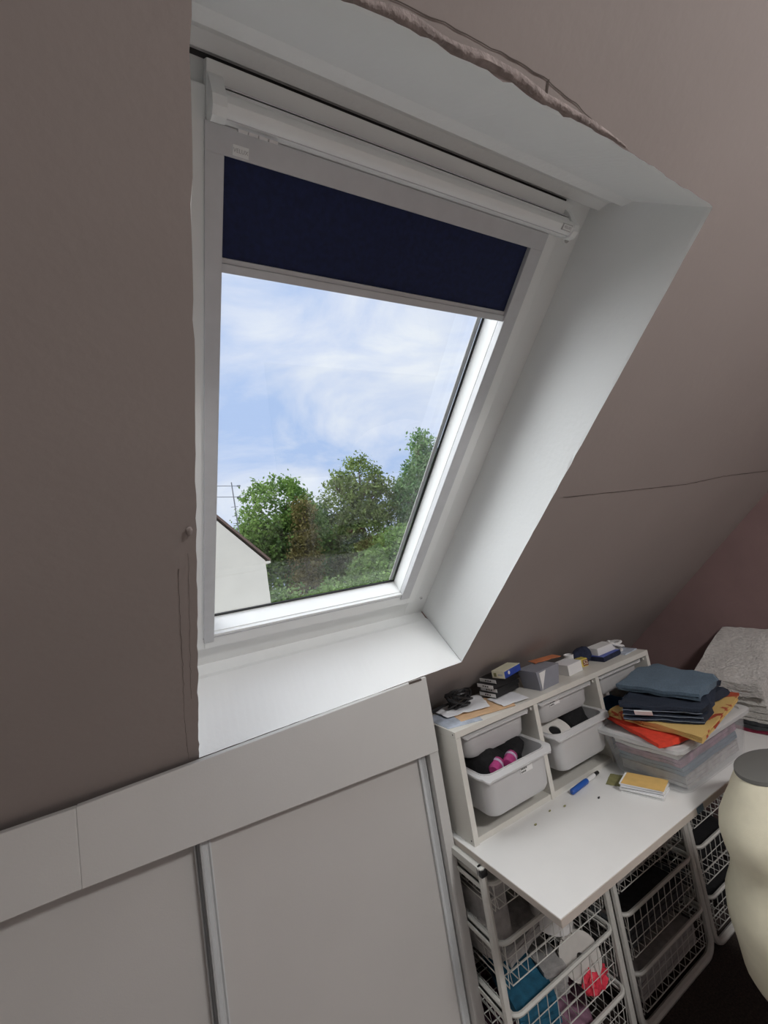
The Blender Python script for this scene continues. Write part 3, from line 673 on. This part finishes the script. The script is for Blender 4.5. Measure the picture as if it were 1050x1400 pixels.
sheet('white_sheet', [(.785, 1.205), (.93, 1.165), (.985, 1.28), (.79, 1.30)], 'paper', 'curled white sheet lying on the tan envelope under the cables', 'paper', .001, ZS + .0062, .006, 5)
sheet('white_sheet', [(.955, 1.128), (1.055, 1.115), (1.07, 1.20), (.97, 1.225)], 'paper', 'white sheet poking out below the black cases', 'paper', .001, ZS + .0055, .003, 8)
# black case stack with white printed ends
zc = ZS + .010
for k in range(4):
    dx = (-.004, .003, -.008, .006)[k]; lab = ['lowest', 'second', 'third', 'topmost'][k]
    q = thing('disc_case', 'black disc case with white spine, %s of the four stacked cases' % lab, 'disc case', (1.05, 1.25, zc), 'stacked black disc cases')
    R_ = Matrix.Rotation(.10 + .03 * (k % 2), 3, 'Z')
    cc = Vector((1.045 + dx, 1.236, zc + .0072)); 
    MB().box(cc, (.120, .075, .0142), 0, .001, R_).build('case_body', 'blackp', q)
    MB().box(cc + R_ @ Vector((-.0605, 0, 0)), (.0012, .073, .0115), 0, 0, R_).build('spine_card', 'white', q)
    for j in range(3): MB().box(cc + R_ @ Vector((-.0613, -.012 + .010 * j, 0)), (.0006, .006, .004), 0, 0, R_).build('spine_print', 'ink', q)
    zc += .0146
q = thing('card_box', 'small blue and cream printed box lying on the black disc cases', 'box', (1.06, 1.235, zc))
R_ = Matrix.Rotation(.26, 3, 'Z'); cc = Vector((1.062, 1.205, zc + .012))
MB().box(cc, (.105, .05, .0225), 0, .001, R_).build('carton', 'blue', q)
MB().box(cc + R_ @ Vector((-.053, 0, 0)), (.0012, .0495, .022), 0, 0, R_).build('end_flap', 'cream', q)
MB().box(cc + Vector((0, 0, .0117)), (.106, .0505, .0012), 0, 0, R_).build('top_print', 'cream', q)
MB().box(cc + R_ @ Vector((-.0538, .012, 0)), (.0006, .010, .012), 0, 0, R_).build('green_mark', 'olive', q)
MB().box(cc + R_ @ Vector((-.0538, -.008, 0)), (.0006, .018, .005), 0, 0, R_).build('print_mark', 'greyink', q)
disc(cc + R_ @ Vector((-.025, -.0256, .002)), .006, .0004, .001, R_ @ Vector((0, 1, 0)), 12).build('print_roundel', 'white', q)
# black cable tangle
rr = random.Random(5); pts = []
for i in range(150):
    a = i * .42; rad = .026 + .014 * math.sin(i * .31 + 1); pts.append((.865 + 1.25 * rad * math.cos(a) + .006 * nz3(i * .2, 0, 0), 1.235 + .75 * rad * math.sin(a) + .006 * nz3(0, i * .2, 3), ZS + .014 + .022 + .020 * math.sin(i * .37) + .004 * nz3(i * .3, 2, 1)))
q = thing('cable_bundle', 'tangled black cable bundle on papers beside the disc cases', 'cable', (.865, 1.235, ZS + .01))
MB().tube(pts, .0034, 5).build('cable', 'blackp', q, True)
MB().tube([(.84, 1.25, ZS + .028), (.81, 1.262, ZS + .022), (.79, 1.268, ZS + .017), (.768, 1.272, ZS + .014)], [.004, .004, .006, .006], 6).build('plug', 'blackp', q, True)
blob((.868, 1.238, ZS + .034), (.062, .042, .044), 9, .3, 2).build('cable_core', 'blackp', q, True)
# grey carton with a white torn flap
q = thing('grey_carton', 'open grey carton with a white torn flap on the storage frame', 'box', (1.185, 1.18, ZS))
def frustum(c, w0, d0, w1, d1, h, rz, z): return [ring([(-w0 / 2, -d0 / 2), (w0 / 2, -d0 / 2), (w0 / 2, d0 / 2), (-w0 / 2, d0 / 2)], c, z, rz), ring([(-w1 / 2, -d1 / 2), (w1 / 2, -d1 / 2), (w1 / 2, d1 / 2), (-w1 / 2, d1 / 2)], c, z + h, rz)]
MB().loft(frustum((1.185, 1.178), .098, .075, .125, .085, .066, .06, ZS)).build('carton_body', 'greybox', q)
MB().add([(1.139, 1.1330, ZS + .060), (1.172, 1.1335, ZS + .063), (1.144, 1.1365, ZS + .002), (1.139, 1.1310, ZS + .060), (1.172, 1.1315, ZS + .063), (1.144, 1.1345, ZS + .002)], [(0, 1, 2), (5, 4, 3), (0, 3, 4, 1), (1, 4, 5, 2), (2, 5, 3, 0)]).build('torn_flap', 'white', q)
sheet('orange_card', [(1.20, 1.20), (1.315, 1.18), (1.32, 1.225), (1.21, 1.245)], 'orange', 'orange card lying across the grey carton and the small white box', 'card', .0015, ZS + .069, .002, 4)
q = thing('small_white_box', 'small white carton between the orange card and the yellow tin', 'box', (1.35, 1.19, ZS))
MB().box((1.352, 1.195, ZS + .018), (.082, .07, .036), .05, .0015).build('carton_body', 'white', q)
MB().box((1.352, 1.195, ZS + .0365), (.083, .071, .0015), .05, 0).build('lid_panel', 'paper', q)
q = thing('yellow_tin', 'little yellow tin with dark red figures beside the small white box', 'tin', (1.437, 1.195, ZS))
R_ = Matrix.Rotation(-.12, 3, 'Z')
MB().box((1.437, 1.197, ZS + .015), (.036, .03, .030), 0, .003, R_).build('tin_body', 'yellow', q)
MB().box(Vector((1.439, 1.197, ZS + .0145)) + R_ @ Vector((.004, -.0155, 0)), (.025, .001, .022), 0, 0, R_).build('dark_panel', 'tinred', q)
Mt = Matrix.Translation(Vector((1.439, 1.197, ZS + .0145)) + R_ @ Vector((.004, -.0163, 0))) @ R_.to_4x4() @ Matrix.Rotation(math.pi / 2, 4, 'X')
text('tin_figures', '52', .022, 'cream', Mt, q)
q = thing('white_cup', 'small white pot behind the yellow tin under the slope', 'pot', (1.43, 1.245, ZS))
MB().loft([[(1.43 + r_ * math.cos(a * math.pi / 10), 1.246 + r_ * math.sin(a * math.pi / 10), ZS + z) for a in range(20)] for r_, z in ((.014, 0), (.017, .004), (.019, .04), (.017, .041), (.015, .006))]).build('pot_body', 'white', q, True)
soft('navy_pouch', (1.492, 1.232, ZS + .0215), (.098, .06, .070), 33, 'navycloth', 'dark navy soft pouch between the white pot and white carton', 'pouch', amp=.16)
for k, (yy, lab) in enumerate(((1.175, 'flat blue box under the white carton, nearer the shelf front'), )):
    q = thing('flat_blue_box', lab, 'box', (1.57, yy, ZS))
    MB().box((1.572, 1.195, ZS + .009), (.125, .075, .018), .08, .0015).build('carton_body', 'navycloth', q)
    MB().box((1.572, 1.195, ZS + .0183), (.122, .072, .0008), .08, 0).build('printed_top', 'blue', q)
q = thing('long_white_carton', 'long white carton lying on the flat blue box', 'box', (1.575, 1.21, ZS + .019))
MB().box((1.577, 1.207, ZS + .033), (.115, .055, .028), .02, .002).build('carton_body', 'white', q)
pts = [(1.655 + .036 * math.cos(i * .5) * (.6 + .4 * math.sin(i * .17)), 1.195 + .028 * math.sin(i * .5 + .4 * math.sin(i * .2)), ZS + .010 + .018 * (1 + math.sin(i * .33))) for i in range(80)]
tag(MB().tube(pts, .0042, 5).build('white_cable', 'white', smooth=True), 'tangled white cable at the far end of the storage frame', 'cable')
sheet('thin_folder', [(1.63, 1.14), (1.725, 1.15), (1.72, 1.26), (1.62, 1.26)], 'bluepaper', 'thin grey-blue folder under the white cable', 'folder', .003, ZS, 0)

# ------------------------------------------------------------------ things on the desk
q = thing('marker_pen', 'blue and white marker pen lying along the storage frame foot', 'pen', (1.2, 1.09, ZD))
a_, b_ = Vector((1.125, 1.083, ZD + .0085)), Vector((1.283, 1.098, ZD + .0085)); d_ = (b_ - a_).normalized()
MB().tube([a_, a_ + d_ * .004, a_ + d_ * .085, a_ + d_ * .09], [.006, .0085, .0085, .007], 10).build('pen_cap', 'pen', q, True)
MB().tube([a_ + d_ * .09, a_ + d_ * .13, a_ + d_ * .135], [.0072, .0072, .006], 10).build('pen_barrel', 'white', q, True)
MB().tube([a_ + d_ * .135, a_ + d_ * .157], [.006, .0055], 10).build('pen_tip', 'blackp', q, True)
zc = ZD + .0005
rr = random.Random(3)
for k in range(9):
    last = k == 8; th = .0034 if not last else .0012
    cx_, cy_ = 1.292 + rr.uniform(-.004, .004), .940 + rr.uniform(-.004, .004)
    o = MB().box((cx_, cy_, zc + th / 2), (.072, .118, th), .30 + rr.uniform(-.06, .06) if not last else .30).build('ochre_note' if last else 'pattern_card', 'ochre' if last else ('white', 'paper')[k % 2])
    if last: tag(o, 'ochre yellow note on top of the stack of white cards', 'note')
    else: tag(o, 'white card in the small stack under the ochre note', 'card', 'stacked white cards')
    zc += th + .0001
sheet('olive_card', [(1.245, 1.045), (1.265, .995), (1.34, 1.005), (1.31, 1.072)], 'olive', 'olive green card lying between the pen and the card stack', 'card', .0012, ZD + .0004, .002, 3)
for x, y in ((1.01, 1.075), (.93, 1.06), (1.165, 1.015), (1.06, 1.06)):
    tag(blob((x, y, ZD + .002), (.011, .006, .006), x * 9, .5, 2, 1).build('thread_scrap', 'olive' if x < 1.1 else 'ink'), 'tiny dark thread scrap on the white desk top', 'scrap', 'thread scraps on the desk top')

# clear box with folded fabric inside
bx = thing('clear_box', 'clear plastic box of folded fabrics standing on the desk', 'box', (1.52, .95, ZD))
bc = (1.525, .952); ZB = .885
Rr = lambda w, d_, z, r_=.03: ring(rrect(w, d_, r_, 5), bc, z, -.02)
MB().loft([Rr(.35, .215, ZD + .001), Rr(.372, .238, ZD + .006), Rr(.38, .245, ZD + .03), Rr(.405, .262, ZD + .10), Rr(.415, .270, ZB - .012), Rr(.41, .266, ZB - .012), Rr(.40, .258, ZD + .10), Rr(.374, .240, ZD + .03), Rr(.362, .23, ZD + .008)]).build('tub', 'clear', bx, True)
MB().loft([Rr(.412, .268, ZB - .016), Rr(.44, .292, ZB - .016), Rr(.444, .296, ZB - .004), Rr(.43, .282, ZB), Rr(.40, .256, ZB - .001), Rr(.40, .256, ZB - .008)], True, True).build('lid', 'lid', bx, True)
zz = ZD + .012
for k, (m_, n_l, lab) in enumerate((('greycloth', 3, 'pale grey fabric folded at the bottom of the clear box'), ('slate', 2, 'slate blue fabric folded inside the clear box'), ('purple', 2, 'dusty pink fabric folded inside the clear box'), ('white', 2, 'white fabric folded near the top inside the clear box'))):
    w_ = .33 + .012 * k
    tag(folded([(bc[0] - w_ / 2, bc[1] - .105), (bc[0] + w_ / 2, bc[1] - .105), (bc[0] + w_ / 2, bc[1] + .10), (bc[0] - w_ / 2, bc[1] + .10)], zz, n_l, .0095, 101 + k, .006, .003).build('folded_fabric', m_, smooth=True), lab, 'fabric')
    zz += n_l * .0118 + .002

# pile on the lid: red cloth, yellow printed cloth, jeans, slate cotton
z0 = ZB + .002
tag(folded([(1.385, 1.095), (1.285, .86), (1.42, .80), (1.62, 1.07)], z0, 2, .006, 111, .02, .005).build('red_cloth', 'red', smooth=True), 'bright red folded cloth hanging over the clear box edge', 'cloth')
z0 += .017
tag(folded([(1.345, .765), (1.72, .825), (1.70, 1.09), (1.38, 1.09)], z0, 3, .006, 112, .03, .006).build('printed_cloth', 'print', smooth=True), 'yellow folded cloth with rust red print under the jeans', 'cloth')
z0 += .025
jn = thing('folded_jeans', 'dark folded denim jeans with pale stitching between yellow and slate cloth', 'jeans', (1.52, .95, z0))
jq = [(1.34, .965), (1.415, .80), (1.70, .845), (1.45, 1.095)]
folded([(1.325, .985), (1.42, .79), (1.69, .85), (1.60, 1.095)][0:4], z0, 4, .0105, 113, .035, .011).build('denim', 'jean', jn, True)
for k in range(3):
    zz = z0 + .006 + k * .0135
    P = [(1.322 + .098 * i / 14 + .003 * nz3(i * .4, k, 0), .987 - .197 * i / 14 - .004, zz + .006 * nz3(i * .35, k * 3, 7)) for i in range(15)]
    MB().tube(P, .0012, 4).build('stitching', 'stitch', jn, True)
MB().box((1.345, .925, z0 + .028), (.004, .05, .016), -.35, 0, Matrix.Rotation(.46, 3, 'Z') @ Matrix.Rotation(-.5, 3, 'Y')).build('size_label', 'white', jn)
z0 += .054
tag(folded([(1.43, 1.06), (1.455, .805), (1.665, .84), (1.715, 1.095)], z0, 2, .0105, 115, .030, .009).build('slate_cloth', 'slate', smooth=True), 'slate blue folded cotton on top of the jeans', 'cloth')

# ------------------------------------------------------------------ linen pile on the desk end by the mauve wall
lq = lambda i=0: [(1.875 + i, .815), (2.205, .815), (2.205, 1.045 - i), (1.875 + i, 1.045 - i)]
tag(folded(lq(), ZD + .001, 1, .013, 121, .012, .005).build('maroon_cloth', 'maroon', smooth=True), 'maroon cloth at the bottom of the linen pile on the desk end', 'cloth')
tag(folded(lq(.0), ZD + .015, 2, .011, 122, .012, .005).build('charcoal_cloth', 'darkgrey', smooth=True), 'charcoal folded cloth under the white towels on the desk end', 'cloth')
tag(folded(lq(.0), .776, 7, .0105, 123, .010, .005, tilt=lambda x, y: max(0, (x - 1.88) * .38), ramp=True).build('white_towel', 'towel2', smooth=True), 'smooth white folded towel below the ribbed towel', 'towel')
tag(folded([(1.86, .81), (2.205, .81), (2.205, 1.05), (1.86, 1.05)], .868, 2, .024, 124, .008, .008, tilt=lambda x, y: max(0, (x - 1.88) * .38)).build('ribbed_towel', 'towel', smooth=True), 'ribbed grey-white towel draped on top of the linen pile', 'towel')

# ------------------------------------------------------------------ dress form
df = thing('dress_form', 'cream dress form torso with grey top cap standing before the desk', 'dress form', (1.36, .62, 0))
fc = (1.36, .62)
prof = [(z, a, a * .66) for z, a in ((.385, .06), (.388, .12), (.394, .165), (.408, .196), (.435, .209), (.498, .213), (.551, .220), (.592, .214), (.630, .190), (.663, .178), (.687, .178), (.711, .184), (.745, .188), (.771, .181), (.800, .160), (.821, .143), (.843, .128), (.870, .108), (.879, .100))]
MB().loft([[(fc[0] + a * math.cos(k * math.pi / 20), fc[1] + b_ * math.sin(k * math.pi / 20), z) for k in range(40)] for z, a, b_ in prof]).build('torso', 'form', df, True)
MB().loft([[(fc[0] + a * math.cos(k * math.pi / 20), fc[1] + b_ * math.sin(k * math.pi / 20), z) for k in range(40)] for z, a, b_ in ((.877, .104, .069), (.886, .103, .068), (.889, .09, .058))]).build('top_cap', 'cap', df, True)
MB().tube([(fc[0], fc[1], .03), (fc[0], fc[1], .39)], .012, 10).build('stand_pole', 'blackp', df, True)
MB().loft([[(fc[0] + r_ * math.cos(k * math.pi / 14), fc[1] + r_ * math.sin(k * math.pi / 14), z) for k in range(28)] for r_, z in ((.13, .012), (.13, .025), (.03, .038), (.02, .055))]).build('stand_base', 'blackp', df, True)

# ------------------------------------------------------------------ outside
ZG = -5.0
M['bounce'] = mat('pale_bounce_gravel', (0.68, 0.67, 0.65), 0.9, 0.1, 4)
MB().rng((-60, 24, ZG - .5), (90, 120, ZG)).build('ground_meadow', 'grass', kind='structure')
MB().rng((-60, 1.8, ZG - .5), (90, 24, ZG)).build('ground_bounce_yard', 'bounce', kind='structure')  # unseen pale yard, added to bounce light up onto the top reveal
hs = thing('house', 'cream rendered house gable with brown tiled roof and eave', 'house', (-1.5, 16, ZG))
ex, ez = 3.33, 2.33; rx = -2.6; rz_ = ez + (ex + .0 - rx) * 1.095
V = [(2 * rx - ex, 14, ZG), (ex, 14, ZG), (ex, 14, ez), (rx, 14, rz_), (2 * rx - ex, 14, ez)]
P = V + [(x, 23, z) for x, y, z in V]
MB().add(P, [(0, 1, 2, 3, 4), (9, 8, 7, 6, 5), (0, 5, 6, 1), (1, 6, 7, 2), (2, 7, 8, 3), (3, 8, 9, 4), (4, 9, 5, 0)]).build('gable_wall', 'render', hs)
for sg in (1, -1):
    a = Vector((rx, 13.96, rz_ + .10)); k = Vector((ex + .17 - rx, 0, (rz_ + .10) - (ez - .06)))
    e_ = Vector((rx + sg * k.x, 13.96, rz_ + .10 - k.z))
    up = Vector((0, 0, .09)); Lb = Vector((0, 9.1, 0))
    MB().add([a, e_, e_ + up, a + up, a + Lb, e_ + Lb, e_ + up + Lb, a + up + Lb], [(0, 1, 2, 3), (7, 6, 5, 4), (0, 4, 5, 1), (1, 5, 6, 2), (2, 6, 7, 3), (3, 7, 4, 0)]).build('roof_slab', 'tiles', hs)
MB().rng((ex, 13.97, ez - .10), (ex + .16, 23, ez - .03)).build('eave_box', 'render', hs)
an = thing('television_antenna', 'tall thin television antenna rising behind the house roof', 'antenna', (2.62, 16, 2.0))
def Yp(p, y): k = y / 14.0; return Vector((p[0] * k, y, 1.562 + (p[2] - 1.562) * k))
m0 = Yp((2.66, 14, 2.4), 16); m1 = Yp((2.60, 14, 4.95), 16)
MB().tube([m0, m1], .020, 6).build('mast', 'mast', an)
for z_, l0, l1 in ((4.83, -.62, .25), (4.47, -.60, .22)):
    c_ = Yp((2.59, 14, z_), 16); MB().tube([c_ + Vector((l0, 0, .04)), c_ + Vector((l1, 0, -.01))], .012, 5).build('boom', 'mast', an)
    MB().box(c_ + Vector((l1, 0, -.01)), (.12, .05, .05)).build('antenna_tip', 'mast', an)
for z_ in (4.15, 3.85, 3.62):
    c_ = Yp((2.61, 14, z_), 16); MB().tube([c_ + Vector((-.13, 0, .0)), c_ + Vector((.12, 0, 0))], .010, 5).build('crossbar', 'mast', an)

def tree(name, label, m, crown, trunk, n, size, seed, group='trees beyond the house'):
    """crown: list of (cx, cy, cz, rx, ry, rz) lobes; leaves grouped in tufts near the surface"""
    g_ = np.random.default_rng(seed)
    tx, ty = trunk
    t_ = thing(name, label, 'tree', (tx, ty, ZG), group)
    zt = max(c_[2] for c_ in crown)
    b = MB().tube([(tx, ty, ZG), (tx + .1, ty, ZG + 2.5), (tx, ty, zt)], [.32, .26, .06], 8)
    b.build('trunk', 'bark', t_, True)
    br = MB()
    for c_ in crown:
        for k in range(5):
            d = g_.normal(size=3); d /= np.linalg.norm(d); d[2] = abs(d[2])
            e_ = np.array(c_[:3]) + d * np.array(c_[3:]) * .8
            br.tube([(tx, ty, min(c_[2] - c_[5] * .5, zt - .3)), tuple((np.array(c_[:3]) + e_) / 2), tuple(e_)], [.09, .05, .02], 5)
    br.build('branches', 'bark', t_, kind='stuff')
    vol = np.array([c_[3] * c_[4] + c_[3] * c_[5] for c_ in crown]); cnt = (vol / vol.sum() * n).astype(int)
    Cn = []
    for c_, k in zip(crown, cnt):
        nt_ = max(8, k // 26)
        d = g_.normal(size=(nt_, 3)); d /= np.linalg.norm(d, axis=1)[:, None]
        rad = .55 + .47 * g_.random(nt_) ** .6
        tuft = np.array(c_[:3]) + d * rad[:, None] * np.array(c_[3:])
        idx = g_.integers(0, nt_, k)
        Cn.append(tuft[idx] + g_.normal(size=(k, 3)) * np.array([.26, .26, .17]) * (size / .20))
    Cn = np.concatenate(Cn); k = len(Cn)
    a = g_.normal(size=(k, 3)); a /= np.linalg.norm(a, axis=1)[:, None]
    nn = g_.normal(size=(k, 3)) * .7 + np.array([0, -.25, .8]); bb = np.cross(a, nn); bb /= np.linalg.norm(bb, axis=1)[:, None]
    s1 = (size * (.6 + .8 * g_.random(k)))[:, None]
    Vv = np.stack([Cn - a * s1 * .5, Cn + bb * s1 * .28, Cn + a * s1 * .5, Cn - bb * s1 * .28], 1).reshape(-1, 3)
    me = bpy.data.meshes.new('foliage'); me.vertices.add(len(Vv)); me.vertices.foreach_set('co', Vv.ravel())
    me.loops.add(4 * k); me.loops.foreach_set('vertex_index', np.arange(4 * k, dtype=np.int32)); me.polygons.add(k)
    me.polygons.foreach_set('loop_start', np.arange(0, 4 * k, 4, dtype=np.int32)); me.polygons.foreach_set('loop_total', np.full(k, 4, dtype=np.int32))
    me.update(); me.validate(); me.materials.append(M[m])
    o = bpy.data.objects.new('foliage', me); COL.objects.link(o); o.parent = t_; o.location = -Vector(t_['_loc']); o['kind'] = 'stuff'
    return t_
tree('chestnut_tree', 'round dark green tree right behind the house eave', 'leafA', [(7.4, 26, 5.0, 2.5, 2.2, 3.0), (6.1, 25.5, 3.6, 1.7, 1.6, 2.2), (8.6, 26, 4.2, 1.6, 1.6, 2.2), (7.2, 26, 1.8, 2.8, 2.2, 2.4)], (7.3, 26), 27599, 0.231, 1)
tree('ivy_clad_tree', 'narrow olive-brown ivy-clad tree in front of the round tree', 'leafC', [(8.05, 23.5, 4.6, .55, .6, 1.6), (7.85, 23.5, 2.6, .75, .7, 1.8), (7.75, 23.5, .4, .85, .8, 1.9)], (7.9, 23.5), 10350, 0.163, 2)
tree('ash_tree', 'pale blue-green small tree in the gap beside the ivy-clad tree', 'leafD', [(10.4, 28, 4.9, 1.2, 1.3, 1.6), (10.3, 28, 2.2, 1.6, 1.4, 2.2)], (10.4, 28), 11500, 0.204, 3)
tree('lime_tree', 'tall olive green tree with three rounded tops', 'leafB', [(11.9, 26.5, 6.4, 1.2, 1.2, 1.9), (13.5, 26.5, 7.0, 1.4, 1.3, 2.4), (14.9, 26.5, 6.3, 1.0, 1.1, 2.0), (13.2, 26.5, 3.6, 2.6, 2.0, 2.6), (12.3, 26.8, 2.0, 2.3, 2.0, 2.6), (13.0, 26.5, 1.0, 2.6, 2.0, 2.2)], (13.2, 26.5), 29899, 0.218, 4)
tree('walnut_tree', 'tallest leafy tree beside the sash, green with loose top', 'leafD', [(18.6, 25.5, 9.6, .75, .8, 1.5), (18.3, 25.5, 7.4, 1.5, 1.4, 1.6), (17.4, 25.5, 5.6, 2.1, 1.7, 2.0), (19.8, 25.5, 6.2, 2.0, 1.6, 3.0), (17.6, 25.5, 2.6, 2.8, 2.0, 2.6)], (18.0, 25.5), 34500, 0.231, 5)
tree('young_maple_tree', 'fresh light green young tree before the tallest tree', 'leafE', [(13.6, 22.5, 2.0, 2.0, 1.5, 1.7), (11.6, 22.5, 1.0, 1.7, 1.4, 1.5), (15.4, 22.5, 2.0, 1.6, 1.4, 2.2)], (13.4, 22.5), 20700, 0.190, 6)
tree('hazel_shrub', 'low fresh green shrub growing beside the house wall', 'leafE', [(5.6, 20.5, -.3, 1.6, 1.3, 1.6), (8.0, 20.5, -.2, 1.8, 1.3, 1.5), (10.6, 20.5, -.2, 1.8, 1.3, 1.5), (13.2, 20.5, -.1, 1.8, 1.3, 1.5)], (8.5, 20.5), 20700, 0.177, 7)

for o in bpy.data.objects:
    if '_loc' in o: del o['_loc']
